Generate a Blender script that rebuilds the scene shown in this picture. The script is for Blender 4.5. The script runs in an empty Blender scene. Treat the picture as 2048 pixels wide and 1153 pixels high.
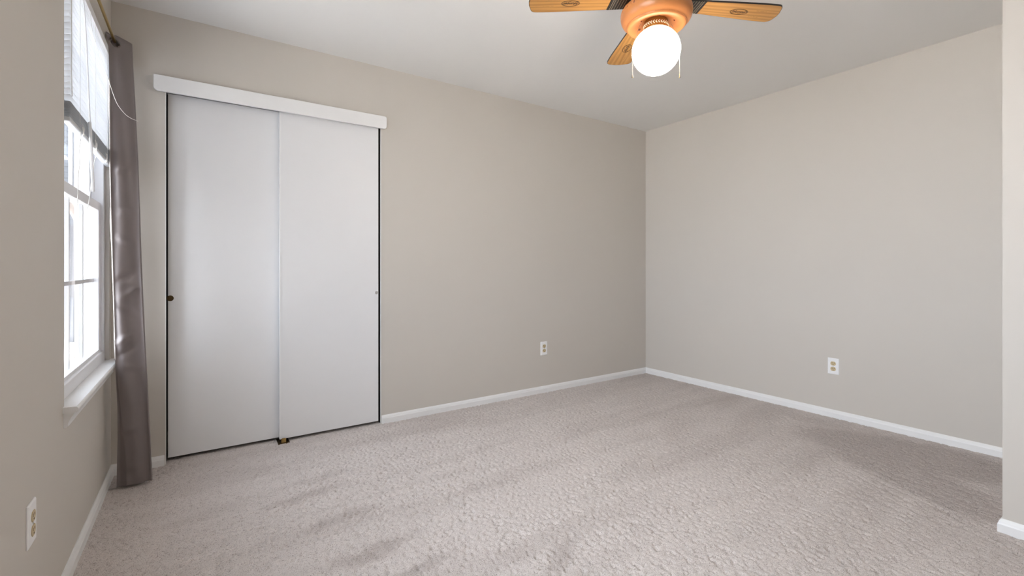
import bpy, math, random
import numpy as np
from mathutils import Vector, Matrix

random.seed(4)
rng = np.random.default_rng(7)
C = bpy.context.scene
COL = C.collection
PI = math.pi

# ------------------------------------------------------------------ camera, sky, exposure
YAW, FPX, H0, EYE = 0.59336, 924.6, 533.74, 1.07295
cam = bpy.data.cameras.new('camera')
cam.sensor_width = 36.0
cam.lens = FPX / 2048 * 36.0
cam.shift_y = -(1153 / 2 - H0) / 2048
cam.clip_start = 0.02
camo = bpy.data.objects.new('camera', cam)
camo.location = (0, 0, EYE)
camo.rotation_euler = (PI / 2, 0, -YAW)
COL.objects.link(camo)
C.camera = camo

SKY_LOW, SKY_HIGH = 3.0, 10.5       # hazy sky, brightest over the side the windows face
LAMP = 52.0
w = bpy.data.worlds.new('sky')
w.use_nodes = True
C.world = w
bg = w.node_tree.nodes['Background']
bg.inputs[0].default_value = (0.84, 0.93, 1.04, 1)
wn, wl = w.node_tree.nodes, w.node_tree.links
wtc = wn.new('ShaderNodeTexCoord')
wdot = wn.new('ShaderNodeVectorMath')
wdot.operation = 'DOT_PRODUCT'
wdot.inputs[1].default_value = Vector((-1.0, -0.15, 0.0)).normalized()
wl.new(wtc.outputs['Generated'], wdot.inputs[0])
wmr = wn.new('ShaderNodeMapRange')
wmr.interpolation_type = 'SMOOTHSTEP'
wmr.inputs[1].default_value = 0.35
wmr.inputs[2].default_value = 1.0
wmr.inputs[3].default_value = SKY_LOW
wmr.inputs[4].default_value = SKY_HIGH
wl.new(wdot.outputs['Value'], wmr.inputs[0])
wl.new(wmr.outputs[0], bg.inputs[1])

C.view_settings.view_transform = 'Standard'
C.view_settings.look = 'None'
C.view_settings.gamma = 1
C.view_settings.use_curve_mapping = False
C.view_settings.exposure = 0.34
C.cycles.max_bounces = 14
C.cycles.diffuse_bounces = 10
C.cycles.transparent_max_bounces = 24
C.cycles.use_denoising = True
C.cycles.sample_clamp_indirect = 10


sun = bpy.data.lights.new('sun', 'SUN')       # stands behind the house: lights the paving outside, never enters the room
sun.energy = 60.0
sun.angle = 0.01
sun.color = (1.0, 0.97, 0.94)
suno = bpy.data.objects.new('sun', sun)
suno.rotation_euler = Vector((-0.66, -0.06, -0.75)).to_track_quat('-Z', 'Y').to_euler()
COL.objects.link(suno)


def portal(name, loc, rot, sx, sy):
    l = bpy.data.lights.new(name, 'AREA')
    l.shape = 'RECTANGLE'
    l.size, l.size_y = sx, sy
    l.cycles.is_portal = True
    o = bpy.data.objects.new(name, l)
    o.location, o.rotation_euler = loc, rot
    COL.objects.link(o)


portal('window_portal', (-0.50, 2.60, 1.37), (0, -PI / 2, 0), 1.55, 0.95)
portal('window_portal', (-0.50, 0.685, 1.37), (0, -PI / 2, 0), 1.55, 1.5)


# ------------------------------------------------------------------ materials
def nodes_of(name):
    m = bpy.data.materials.new(name)
    m.use_nodes = True
    return m, m.node_tree.nodes, m.node_tree.links, m.node_tree.nodes['Principled BSDF']


def mat(name, col, rough=0.5, metal=0.0, var=0.0, vscale=8.0, bump=0.0, bscale=200.0, spec=0.5, trans=0.0):
    m, n, l, p = nodes_of(name)
    p.inputs['Base Color'].default_value = (*col, 1)
    p.inputs['Roughness'].default_value = rough
    p.inputs['Metallic'].default_value = metal
    p.inputs['Specular IOR Level'].default_value = spec
    tc = n.new('ShaderNodeTexCoord')
    if var:
        t = n.new('ShaderNodeTexNoise')
        t.inputs['Scale'].default_value = vscale
        t.inputs['Detail'].default_value = 4
        l.new(tc.outputs['Object'], t.inputs['Vector'])
        r = n.new('ShaderNodeMix')
        r.data_type = 'RGBA'
        r.inputs[6].default_value = (*[c * (1 - var) for c in col], 1)
        r.inputs[7].default_value = (*[min(1, c * (1 + var)) for c in col], 1)
        l.new(t.outputs['Fac'], r.inputs[0])
        l.new(r.outputs[2], p.inputs['Base Color'])
    if bump:
        t = n.new('ShaderNodeTexNoise')
        t.inputs['Scale'].default_value = bscale
        t.inputs['Detail'].default_value = 3
        l.new(tc.outputs['Object'], t.inputs['Vector'])
        b = n.new('ShaderNodeBump')
        b.inputs['Strength'].default_value = bump
        b.inputs['Distance'].default_value = 0.002
        l.new(t.outputs['Fac'], b.inputs['Height'])
        l.new(b.outputs['Normal'], p.inputs['Normal'])
    return m


M = {}
M['wall'] = mat('greige_wall_paint', (0.580, 0.545, 0.500), 0.55, var=0.012, vscale=3, bump=0.05, bscale=260, spec=0.35)
M['ceiling'] = mat('ceiling_paint', (0.775, 0.77, 0.76), 0.9, var=0.01, vscale=4, bump=0.05, bscale=180, spec=0.1)
M['trim'] = mat('white_trim_paint', (0.80, 0.80, 0.80), 0.35, var=0.02, vscale=20)
M['door'] = mat('white_door_paint', (0.76, 0.76, 0.77), 0.42, var=0.012, vscale=5, bump=0.03, bscale=120)
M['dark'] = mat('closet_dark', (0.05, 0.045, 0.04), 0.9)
M['vinyl'] = mat('white_vinyl', (0.80, 0.80, 0.82), 0.35, var=0.01)
M['slat_shaded'] = mat('shaded_white_slats', (0.58, 0.60, 0.62), 0.4, var=0.02)  # white slats darkened: shade of the bunched stack and rail put into the colour
M['brass'] = mat('brass', (0.42, 0.28, 0.10), 0.35, 1.0, var=0.08, vscale=60)
M['brass_dark'] = mat('dark_brass', (0.10, 0.065, 0.03), 0.45, 1.0, var=0.15, vscale=90)
M['gold_rod'] = mat('gold_rod', (0.50, 0.37, 0.15), 0.34, 1.0, var=0.05, vscale=30)
M['plate'] = mat('outlet_plate', (0.84, 0.84, 0.85), 0.35, var=0.01)
M['ivory'] = mat('ivory_receptacle', (0.56, 0.45, 0.27), 0.45, var=0.02)
M['slot'] = mat('slot_black', (0.012, 0.009, 0.006), 0.7)
M['grommet'] = mat('dull_grommet', (0.20, 0.18, 0.175), 0.45, 1.0, var=0.05)
M['lining'] = mat('pale_lining', (0.40, 0.355, 0.335), 0.7, var=0.04, vscale=30)
M['chain'] = mat("dull_chain", (0.13, 0.115, 0.10), 0.6, 0.0, var=0.1)
M['steel'] = mat('steel', (0.55, 0.55, 0.55), 0.3, 1.0, var=0.03)
M['cord'] = mat('white_cord', (0.80, 0.79, 0.76), 0.7, var=0.03)
M['copper'] = mat('copper_tan_enamel', (0.49, 0.186, 0.058), 0.32, var=0.03, vscale=12)
M['copper_dark'] = mat('vent_shadow', (0.16, 0.045, 0.018), 0.5, var=0.05)
M['black_edge'] = mat('black_lacquer', (0.018, 0.014, 0.012), 0.35, var=0.1)
M['pinstripe'] = mat('gold_pinstripe', (0.62, 0.52, 0.36), 0.4, 0.3, var=0.05)
M['print'] = mat('logo_print', (0.035, 0.020, 0.012), 0.5, var=0.1, vscale=90)
M['faint'] = mat('faded_print', (0.33, 0.185, 0.065), 0.5, var=0.1, vscale=90)
M['cream'] = mat('cream_leaf', (0.85, 0.76, 0.58), 0.4, var=0.05)
M['ext_white'] = mat('grey_blue_siding', (0.12, 0.132, 0.15), 0.6, var=0.03)
M['ext_trim'] = mat('white_boards', (0.62, 0.62, 0.64), 0.6)
M['ext_glass'] = mat('dark_window', (0.07, 0.075, 0.085), 0.3)
M['blocker'] = mat('blocker_grey', (0.46, 0.46, 0.47), 0.8, var=0.2, vscale=6)
M['bark'] = mat('bark', (0.20, 0.17, 0.15), 0.9, var=0.3, vscale=14, bump=0.6, bscale=40)
M['patio'] = mat('pale_concrete', (0.49, 0.49, 0.49), 0.9, var=0.1, vscale=4)


def glass_mat():
    m, n, l, p = nodes_of('window_glass')
    n.remove(p)
    tr = n.new('ShaderNodeBsdfTransparent')
    gl = n.new('ShaderNodeBsdfGlossy')
    gl.inputs['Roughness'].default_value = 0.02
    fr = n.new('ShaderNodeFresnel')
    geo = n.new('ShaderNodeNewGeometry')
    ior = n.new('ShaderNodeMapRange')          # the inner faces of the pane reflect like the outer ones
    ior.inputs[3].default_value = 1.16
    ior.inputs[4].default_value = 1 / 1.16
    l.new(geo.outputs['Backfacing'], ior.inputs[0])
    l.new(ior.outputs[0], fr.inputs['IOR'])
    mx = n.new('ShaderNodeMixShader')
    l.new(fr.outputs[0], mx.inputs[0])
    l.new(tr.outputs[0], mx.inputs[1])
    l.new(gl.outputs[0], mx.inputs[2])
    l.new(mx.outputs[0], n['Material Output'].inputs[0])
    return m


def slat_mat():
    m, n, l, p = nodes_of('translucent_slat')
    d = n.new('ShaderNodeBsdfTranslucent')
    d.inputs[0].default_value = (0.85, 0.85, 0.85, 1)
    p.inputs['Base Color'].default_value = (0.75, 0.76, 0.78, 1)
    p.inputs['Roughness'].default_value = 0.4
    mx = n.new('ShaderNodeMixShader')
    mx.inputs[0].default_value = 0.18
    l.new(p.outputs[0], mx.inputs[1])
    l.new(d.outputs[0], mx.inputs[2])
    l.new(mx.outputs[0], n['Material Output'].inputs[0])
    return m


def globe_mat():
    m, n, l, p = nodes_of('lit_opal_glass')
    p.inputs['Base Color'].default_value = (0.9, 0.88, 0.84, 1)
    p.inputs['Roughness'].default_value = 0.2
    p.inputs['Emission Color'].default_value = (1.0, 0.89, 0.76, 1)
    # glow turned down near the fitter so the housing underside is not burnt out
    tc = n.new('ShaderNodeTexCoord')
    sx = n.new('ShaderNodeSeparateXYZ')
    l.new(tc.outputs['Generated'], sx.inputs[0])
    mr = n.new('ShaderNodeMapRange')
    mr.interpolation_type = 'SMOOTHSTEP'
    mr.inputs[1].default_value = 0.42
    mr.inputs[2].default_value = 0.80
    mr.inputs[3].default_value = LAMP
    mr.inputs[4].default_value = LAMP * 0.045
    l.new(sx.outputs['Z'], mr.inputs[0])
    l.new(mr.outputs[0], p.inputs['Emission Strength'])
    return m


def curtain_mat():
    m, n, l, p = nodes_of('satin_curtain')
    tc = n.new('ShaderNodeTexCoord')
    t = n.new('ShaderNodeTexNoise')
    t.inputs['Scale'].default_value = 5
    t.inputs['Detail'].default_value = 5
    l.new(tc.outputs['Object'], t.inputs['Vector'])
    r = n.new('ShaderNodeMix')
    r.data_type = 'RGBA'
    r.inputs[6].default_value = (0.150, 0.124, 0.119, 1)
    r.inputs[7].default_value = (0.188, 0.157, 0.151, 1)
    l.new(t.outputs['Fac'], r.inputs[0])
    l.new(r.outputs[2], p.inputs['Base Color'])
    p.inputs['Roughness'].default_value = 0.46
    p.inputs['Sheen Weight'].default_value = 0.15
    wv = n.new('ShaderNodeTexNoise')
    wv.inputs['Scale'].default_value = 900
    l.new(tc.outputs['Object'], wv.inputs['Vector'])
    b = n.new('ShaderNodeBump')
    b.inputs['Strength'].default_value = 0.05
    b.inputs['Distance'].default_value = 0.001
    l.new(wv.outputs['Fac'], b.inputs['Height'])
    l.new(b.outputs['Normal'], p.inputs['Normal'])
    return m


def oak_mat():
    m, n, l, p = nodes_of('oak_veneer')
    tc = n.new('ShaderNodeTexCoord')
    mp = n.new('ShaderNodeMapping')
    mp.inputs['Scale'].default_value = (2.2, 26, 26)
    l.new(tc.outputs['Object'], mp.inputs['Vector'])
    t = n.new('ShaderNodeTexNoise')
    t.inputs['Scale'].default_value = 1.6
    t.inputs['Detail'].default_value = 6
    t.inputs['Distortion'].default_value = 1.4
    l.new(mp.outputs[0], t.inputs['Vector'])
    wv = n.new('ShaderNodeTexWave')
    wv.bands_direction = 'Y'
    wv.inputs['Scale'].default_value = 0.55
    wv.inputs['Distortion'].default_value = 6
    wv.inputs['Detail'].default_value = 3
    l.new(mp.outputs[0], wv.inputs['Vector'])
    a = n.new('ShaderNodeMath')
    a.operation = 'MULTIPLY_ADD'
    a.inputs[1].default_value = 0.45
    l.new(wv.outputs['Fac'], a.inputs[0])
    sc = n.new('ShaderNodeMath')
    sc.operation = 'MULTIPLY'
    sc.inputs[1].default_value = 0.6
    l.new(t.outputs['Fac'], sc.inputs[0])
    l.new(sc.outputs[0], a.inputs[2])
    r = n.new('ShaderNodeValToRGB')
    r.color_ramp.elements[0].position = 0.15
    r.color_ramp.elements[0].color = (0.31, 0.140, 0.034, 1)
    r.color_ramp.elements[1].position = 0.85
    r.color_ramp.elements[1].color = (0.53, 0.275, 0.080, 1)
    l.new(a.outputs[0], r.inputs[0])
    l.new(r.outputs[0], p.inputs['Base Color'])
    p.inputs['Roughness'].default_value = 0.38
    return m


def carpet_mat():
    m, n, l, p = nodes_of('cut_pile_carpet')
    tc = n.new('ShaderNodeTexCoord')

    def noise(scale, detail=3, vec=None, dist=0.0):
        t = n.new('ShaderNodeTexNoise')
        t.inputs['Scale'].default_value = scale
        t.inputs['Detail'].default_value = detail
        t.inputs['Distortion'].default_value = dist
        l.new(vec or tc.outputs['Object'], t.inputs['Vector'])
        return t.outputs['Fac']

    def mathn(op, a, b=None, c=None, clamp=False):
        x = n.new('ShaderNodeMath')
        x.operation = op
        x.use_clamp = clamp
        for i, v in enumerate((a, b, c)):
            if v is None:
                continue
            if isinstance(v, (int, float)):
                x.inputs[i].default_value = v
            else:
                l.new(v, x.inputs[i])
        return x.outputs[0]

    def mapped(rz, sc, loc=(0, 0, 0)):
        mp = n.new('ShaderNodeMapping')
        mp.inputs['Rotation'].default_value = (0, 0, rz)
        mp.inputs['Scale'].default_value = sc
        mp.inputs['Location'].default_value = loc
        l.new(tc.outputs['Object'], mp.inputs['Vector'])
        return mp.outputs[0]

    def band(v, lo, hi):
        mr = n.new('ShaderNodeMapRange')
        mr.interpolation_type = 'SMOOTHSTEP'
        mr.inputs[1].default_value = lo
        mr.inputs[2].default_value = hi
        l.new(v, mr.inputs[0])
        return mr.outputs[0]

    # pile pushed over by the vacuum: long strokes at several headings
    s1 = band(noise(1.0, 3, mapped(0.35, (0.9, 4.2, 1)), 0.6), 0.47, 0.66)
    s2 = band(noise(1.0, 3, mapped(-0.75, (0.8, 4.6, 1), (3, 1, 0)), 0.5), 0.50, 0.66)
    nap = mathn('ADD', mathn('MULTIPLY', s1, 0.30), mathn('MULTIPLY', s2, 0.30))

    def ellipse(cx, cy, rz, ax, ay, e=0.55):
        g = n.new('ShaderNodeTexGradient')
        g.gradient_type = 'SPHERICAL'
        c, s = math.cos(rz), math.sin(rz)
        mp = n.new('ShaderNodeMapping')
        mp.vector_type = 'TEXTURE'
        mp.inputs['Location'].default_value = (cx, cy, 0)
        mp.inputs['Rotation'].default_value = (0, 0, rz)
        mp.inputs['Scale'].default_value = (ax, ay, 1)
        wob = n.new('ShaderNodeTexNoise')
        wob.inputs['Scale'].default_value = 9
        l.new(tc.outputs['Object'], wob.inputs['Vector'])
        ad = n.new('ShaderNodeVectorMath')
        ad.operation = 'MULTIPLY_ADD'
        ad.inputs[1].default_value = (0.12, 0.12, 0)
        l.new(wob.outputs['Color'], ad.inputs[0])
        l.new(tc.outputs['Object'], ad.inputs[2])
        l.new(ad.outputs[0], mp.inputs['Vector'])
        l.new(mp.outputs[0], g.inputs['Vector'])
        return band(g.outputs['Fac'], 0.0, e)

    for args in NAP:
        nap = mathn('MAXIMUM', nap, mathn('MULTIPLY', ellipse(*args[:5], e=args[6]), args[5]))
    tuft = noise(240, 2)
    fleck_shade = band(noise(285, 1), 0.29, 0.45)  # yarn flecks that also put the shade between tufts into the colour
    mx = n.new('ShaderNodeMix')
    mx.data_type = 'RGBA'
    mx.inputs[6].default_value = (0.556, 0.508, 0.484, 1)
    mx.inputs[7].default_value = (0.420, 0.375, 0.352, 1)
    l.new(nap, mx.inputs[0])
    m2 = n.new('ShaderNodeMix')
    m2.data_type = 'RGBA'
    m2.blend_type = 'MULTIPLY'
    m2.inputs[0].default_value = 1
    l.new(mx.outputs[2], m2.inputs[6])
    rr = n.new('ShaderNodeValToRGB')
    rr.color_ramp.elements[0].color = (0.52, 0.50, 0.48, 1)
    rr.color_ramp.elements[0].position = 0.15
    rr.color_ramp.elements[1].color = (1.12, 1.12, 1.12, 1)
    rr.color_ramp.elements[1].position = 0.82
    l.new(mathn('ADD', mathn('MULTIPLY', tuft, 0.45), mathn('MULTIPLY', fleck_shade, 0.55)), rr.inputs[0])
    l.new(rr.outputs[0], m2.inputs[7])
    l.new(m2.outputs[2], p.inputs['Base Color'])
    p.inputs['Roughness'].default_value = 0.95
    p.inputs['Specular IOR Level'].default_value = 0.1
    p.inputs['Sheen Weight'].default_value = 0.1
    # rake grooves left by the brush, and the tufts
    hgt = tuft
    b = n.new('ShaderNodeBump')
    b.inputs['Strength'].default_value = 0.5
    b.inputs['Distance'].default_value = 0.005
    l.new(hgt, b.inputs['Height'])
    l.new(b.outputs['Normal'], p.inputs['Normal'])
    return m


# strokes of flattened pile: centre, heading, half-lengths, depth
NAP = [
    (3.42, 1.02, -1.35, 0.66, 0.34, 0.95, 0.40),
    (3.10, 0.92, 1.10, 0.70, 0.24, 0.90, 0.40),
    (3.60, 1.50, 1.57, 0.50, 0.12, 0.45, 0.80),
    (2.70, 2.00, 0.55, 0.60, 0.16, 0.35, 0.90),
    (0.56, 2.55, 0.06, 0.26, 0.055, 0.50, 0.70),
    (0.48, 2.40, 0.12, 0.28, 0.060, 0.75, 0.70),
    (0.57, 2.10, 0.10, 0.27, 0.070, 0.80, 0.70),
    (0.60, 1.80, 0.10, 0.26, 0.075, 0.95, 0.70),
    (0.68, 1.60, 0.15, 0.20, 0.055, 0.95, 0.70),
    (1.18, 1.38, 0.45, 0.22, 0.060, 0.75, 0.70),
    (1.50, 2.42, 0.15, 0.40, 0.05, 0.35, 0.80),
    (1.95, 1.75, 0.45, 0.40, 0.06, 0.40, 0.80),
    (-0.15, 2.90, 0.0, 0.4, 0.25, 0.30, 0.90),
]
M['glass'] = glass_mat()
M['slat'] = slat_mat()
M['globe'] = globe_mat()
M['curtain'] = curtain_mat()
M['oak'] = oak_mat()
M['carpet'] = carpet_mat()


# ------------------------------------------------------------------ mesh helpers
class MB:
    def __init__(s):
        s.v, s.f, s.m = [], [], []

    def quadstrip(s, rings, close_u=False, close_v=False, mi=0):
        """rings: list of equal-length point lists"""
        b = len(s.v)
        n = len(rings[0])
        for r in rings:
            s.v += [tuple(p) for p in r]
        R = len(rings)
        for i in range(R if close_v else R - 1):
            for j in range(n if close_u else n - 1):
                i2, j2 = (i + 1) % R, (j + 1) % n
                s.f.append((b + i * n + j, b + i * n + j2, b + i2 * n + j2, b + i2 * n + j))
                s.m.append(mi(i, j) if callable(mi) else mi)
        return b

    def cap(s, idx, mi=0, flip=False):
        s.f.append(tuple(reversed(idx)) if flip else tuple(idx))
        s.m.append(mi)

    def box(s, x0, x1, y0, y1, z0, z1, mi=0):
        b = len(s.v)
        s.v += [(x, y, z) for z in (z0, z1) for y in (y0, y1) for x in (x0, x1)]
        for q in ((0, 2, 3, 1), (4, 5, 7, 6), (0, 1, 5, 4), (2, 6, 7, 3), (0, 4, 6, 2), (1, 3, 7, 5)):
            s.f.append(tuple(b + i for i in q))
            s.m.append(mi)

    def lathe(s, prof, n=48, cx=0, cy=0, cz=0, axis='z', mi=0, close=False):
        rings = []
        for r, h in prof:
            ring = []
            for k in range(n):
                a = 2 * PI * k / n
                c, d = r * math.cos(a), r * math.sin(a)
                p = {'z': (c, d, h), 'x': (h, c, d), 'y': (d, h, c)}[axis]
                ring.append((p[0] + cx, p[1] + cy, p[2] + cz))
            rings.append(ring)
        b = s.quadstrip(rings, close_u=True, close_v=close, mi=mi)
        if not close:
            k = len(prof) - 1
            m0 = mi(0, 0) if callable(mi) else mi
            s.cap([b + i for i in range(n)], m0, True)
            s.cap([b + k * n + i for i in range(n)], m0)

    def tube(s, pts, r, n=8, mi=0):
        pts = [Vector(p) for p in pts]
        rings = []
        up = Vector((0.31, 0.17, 0.93)).normalized()
        for i, p in enumerate(pts):
            t = (pts[min(i + 1, len(pts) - 1)] - pts[max(i - 1, 0)]).normalized()
            a = t.cross(up)
            if a.length < 1e-3:
                a = t.cross(Vector((1, 0, 0)))
            a.normalize()
            bb = t.cross(a)
            rr = r[i] if isinstance(r, (list, tuple)) else r
            rings.append([p + a * rr * math.cos(2 * PI * k / n) + bb * rr * math.sin(2 * PI * k / n) for k in range(n)])
        b = s.quadstrip(rings, close_u=True, mi=mi)
        s.cap([b + i for i in range(n)], mi, True)
        k = len(pts) - 1
        s.cap([b + k * n + i for i in range(n)], mi)

    def prism(s, poly, a0, a1, axis='z', mi=0):
        """poly: 2-D outline; extruded along axis. x->(y,z) y->(x,z) z->(x,y)"""
        def P(p, h):
            return {'x': (h, p[0], p[1]), 'y': (p[0], h, p[1]), 'z': (p[0], p[1], h)}[axis]
        n = len(poly)
        b = len(s.v)
        s.v += [P(p, a0) for p in poly] + [P(p, a1) for p in poly]
        for j in range(n):
            k = (j + 1) % n
            s.f.append((b + j, b + k, b + n + k, b + n + j))
            s.m.append(mi)
        s.cap([b + i for i in range(n)], mi, True)
        s.cap([b + n + i for i in range(n)], mi)

    def build(s, name, mats, parent=None, smooth=None, bevel=None, loc=None):
        me = bpy.data.meshes.new(name)
        me.from_pydata(s.v, [], s.f)
        mats = mats if isinstance(mats, (list, tuple)) else [mats]
        for mm in mats:
            me.materials.append(M[mm])
        if len(mats) > 1:
            me.polygons.foreach_set('material_index', s.m)
        import bmesh
        bm = bmesh.new()
        bm.from_mesh(me)
        bmesh.ops.recalc_face_normals(bm, faces=bm.faces)
        bm.to_mesh(me)
        bm.free()
        me.update()
        if smooth is not None:
            me.shade_smooth()
            me.set_sharp_from_angle(angle=math.radians(smooth))
        o = bpy.data.objects.new(name, me)
        COL.objects.link(o)
        if parent:
            o.parent = parent
        if loc:
            o.location = loc
        if bevel:
            b = o.modifiers.new('edge_rounding', 'BEVEL')
            b.width = bevel
            b.segments = 2
            b.limit_method = 'ANGLE'
            b.angle_limit = math.radians(50)
        return o


def solid(xs, ys, zs, hole=lambda x, y, z: False):
    """one watertight mesh of the grid cells that are not holes"""
    mb = MB()
    idx = {}

    def V(i, j, k):
        if (i, j, k) not in idx:
            idx[(i, j, k)] = len(mb.v)
            mb.v.append((xs[i], ys[j], zs[k]))
        return idx[(i, j, k)]
    nx, ny, nz = len(xs) - 1, len(ys) - 1, len(zs) - 1

    def full(i, j, k):
        if not (0 <= i < nx and 0 <= j < ny and 0 <= k < nz):
            return False
        return not hole((xs[i] + xs[i + 1]) / 2, (ys[j] + ys[j + 1]) / 2, (zs[k] + zs[k + 1]) / 2)
    for i in range(nx):
        for j in range(ny):
            for k in range(nz):
                if not full(i, j, k):
                    continue
                c = lambda a, b, d: V(i + a, j + b, k + d)
                for (d, q) in (((-1, 0, 0), ((0, 0, 0), (0, 0, 1), (0, 1, 1), (0, 1, 0))), ((1, 0, 0), ((1, 0, 0), (1, 1, 0), (1, 1, 1), (1, 0, 1))),
                               ((0, -1, 0), ((0, 0, 0), (1, 0, 0), (1, 0, 1), (0, 0, 1))), ((0, 1, 0), ((0, 1, 0), (0, 1, 1), (1, 1, 1), (1, 1, 0))),
                               ((0, 0, -1), ((0, 0, 0), (0, 1, 0), (1, 1, 0), (1, 0, 0))), ((0, 0, 1), ((0, 0, 1), (1, 0, 1), (1, 1, 1), (0, 1, 1)))):
                    if not full(i + d[0], j + d[1], k + d[2]):
                        mb.f.append(tuple(c(*t) for t in q))
                        mb.m.append(0)
    return mb


def tag(o, label=None, cat=None, group=None, kind=None):
    if label:
        o['label'] = label
    if cat:
        o['category'] = cat
    if group:
        o['group'] = group
    if kind:
        o['kind'] = kind
    return o


def empty(name, loc=(0, 0, 0), rz=0.0):
    o = bpy.data.objects.new(name, None)
    o.empty_display_size = 0.05
    o.location = loc
    o.rotation_euler = (0, 0, rz)
    COL.objects.link(o)
    return o


def copy_tree(o, parent=None):
    c = o.copy()
    COL.objects.link(c)
    if parent:
        c.parent = parent
    for ch in list(o.children):
        copy_tree(ch, c)
    return c


# ------------------------------------------------------------------ room shell
XL, XR, YB, YR, HT = -0.380, 3.739, 3.123, -1.20, 2.44
XJ, YJ = 2.690, 0.441                       # partition that juts in on the right
CX0, CX1, CZ = -0.156, 1.025, 2.045         # closet opening
WY0, WY1, WZ0, WZ1 = 2.134, 3.066, 0.600, 2.140   # window opening
RY0, RY1, RZ0, RZ1 = -0.05, 1.42, 0.60, 2.14     # unseen window added to the left wall for light

# carpet: the floor, tufts as real relief where the room is in view
xs = np.concatenate([np.arange(XL - 0.06, XR + 0.06, 0.0062)])
ys = np.concatenate([np.arange(YR - 0.06, 0.30, 0.05), np.arange(0.30, YB + 0.70, 0.0062)])
X, Y = np.meshgrid(xs, ys)
Hn = rng.random(X.shape)
for _ in range(1):
    Hn = 0.56 * Hn + 0.11 * (np.roll(Hn, 1, 0) + np.roll(Hn, -1, 0) + np.roll(Hn, 1, 1) + np.roll(Hn, -1, 1))
Hn = (Hn - Hn.min()) / (Hn.max() - Hn.min())
pit = np.clip((0.36 - Hn) / 0.20, 0, 1)
Z = -0.0085 * pit + 0.0035 * (Hn - 0.5) - 0.001
# shallow grooves raked by the vacuum brush, fanning out from the far right of the room
ang = np.arctan2(Y - 2.2, 3.45 - X)
rad = np.hypot(Y - 2.2, 3.45 - X)


def waves(k, f, seed):
    r_ = np.random.default_rng(seed)
    o_ = np.zeros_like(X)
    for _ in range(k):
        a_, p_, m_ = r_.uniform(0, 2 * PI), r_.uniform(0, 2 * PI), f * r_.uniform(0.5, 1.5)
        o_ += np.sin((X * np.cos(a_) + Y * np.sin(a_)) * m_ + p_)
    return o_ / math.sqrt(k)


gro = np.clip(np.sin(ang * 165 + waves(6, 2.2, 2) * 2.2) - 0.55, 0, 1) / 0.45
gro *= np.clip(waves(7, 5.0, 5) * 0.8 + 0.1, 0, 1) * np.clip((rad - 0.9) / 0.6, 0, 1)
Z = Z - 0.0032 * gro
X = X + (rng.random(X.shape) - .5) * 0.003
Y = Y + (rng.random(Y.shape) - .5) * 0.003
ny, nx = X.shape
me = bpy.data.meshes.new('floor')
me.vertices.add(nx * ny)
me.vertices.foreach_set('co', np.stack([X, Y, Z], -1).astype(np.float32).ravel())
ii = (np.arange(ny - 1)[:, None] * nx + np.arange(nx - 1)[None, :]).ravel()
quads = np.stack([ii, ii + 1, ii + nx + 1, ii + nx], -1).astype(np.int32)
me.loops.add(quads.size)
me.loops.foreach_set('vertex_index', quads.ravel())
me.polygons.add(len(quads))
me.polygons.foreach_set('loop_start', np.arange(0, quads.size, 4, dtype=np.int32))
me.update(calc_edges=True)
me.validate()
me.shade_smooth()
me.materials.append(M['carpet'])
floor = bpy.data.objects.new('floor', me)
COL.objects.link(floor)
tag(floor, 'beige cut-pile carpet with vacuum marks covering the room floor', 'carpet', kind='structure')

T = 0.13
o = solid([XL - T, XR + T], [YR - T, YB + 0.80], [HT, HT + 0.12]).build('ceiling', 'ceiling')
tag(o, 'plain off-white flat ceiling', 'ceiling', kind='structure')
o = solid([XL, CX0, CX1, XR + T], [YB, YB + T], [-0.02, CZ, HT], lambda x, y, z: CX0 < x < CX1 and z < CZ).build('wall_back', 'wall')
tag(o, 'greige wall with the sliding closet doors in it', 'wall', kind='structure')
o = solid([XL - T, XL], [YR - T, RY0, RY1, WY0, WY1, YB + 0.80], [-0.02, WZ0, WZ1, HT],
          lambda x, y, z: (WY0 < y < WY1 or RY0 < y < RY1) and WZ0 < z < WZ1).build('wall_left', 'wall')
tag(o, 'greige wall at the left holding the window', 'wall', kind='structure')
o = solid([XR, XR + T], [YR - T, YB], [-0.02, HT]).build('wall_right', 'wall')
tag(o, 'plain greige wall at the right with one outlet', 'wall', kind='structure')
o = solid([XJ, XR], [YR, YJ], [-0.02, HT]).build('wall_partition', 'wall')
tag(o, 'wall corner jutting in at the far right edge of the photo', 'wall', kind='structure')
o = solid([XL, XR], [YR - T, YR], [-0.02, HT]).build('wall_front', 'wall')
tag(o, 'greige wall behind the viewer', 'wall', kind='structure')
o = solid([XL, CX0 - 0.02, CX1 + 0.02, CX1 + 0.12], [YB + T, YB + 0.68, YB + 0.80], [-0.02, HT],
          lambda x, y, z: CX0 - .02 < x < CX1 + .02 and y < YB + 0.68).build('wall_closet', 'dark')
tag(o, 'unlit closet interior walls behind the sliding doors', 'wall', kind='structure')


def base_profile(h=0.054, t=0.013):
    return [(0, -0.012), (t, -0.012), (t, h * 0.60), (t * 0.80, h * 0.70), (t * 0.72, h * 0.80), (t * 0.42, h * 0.93), (t * 0.25, h), (0, h)]


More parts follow.
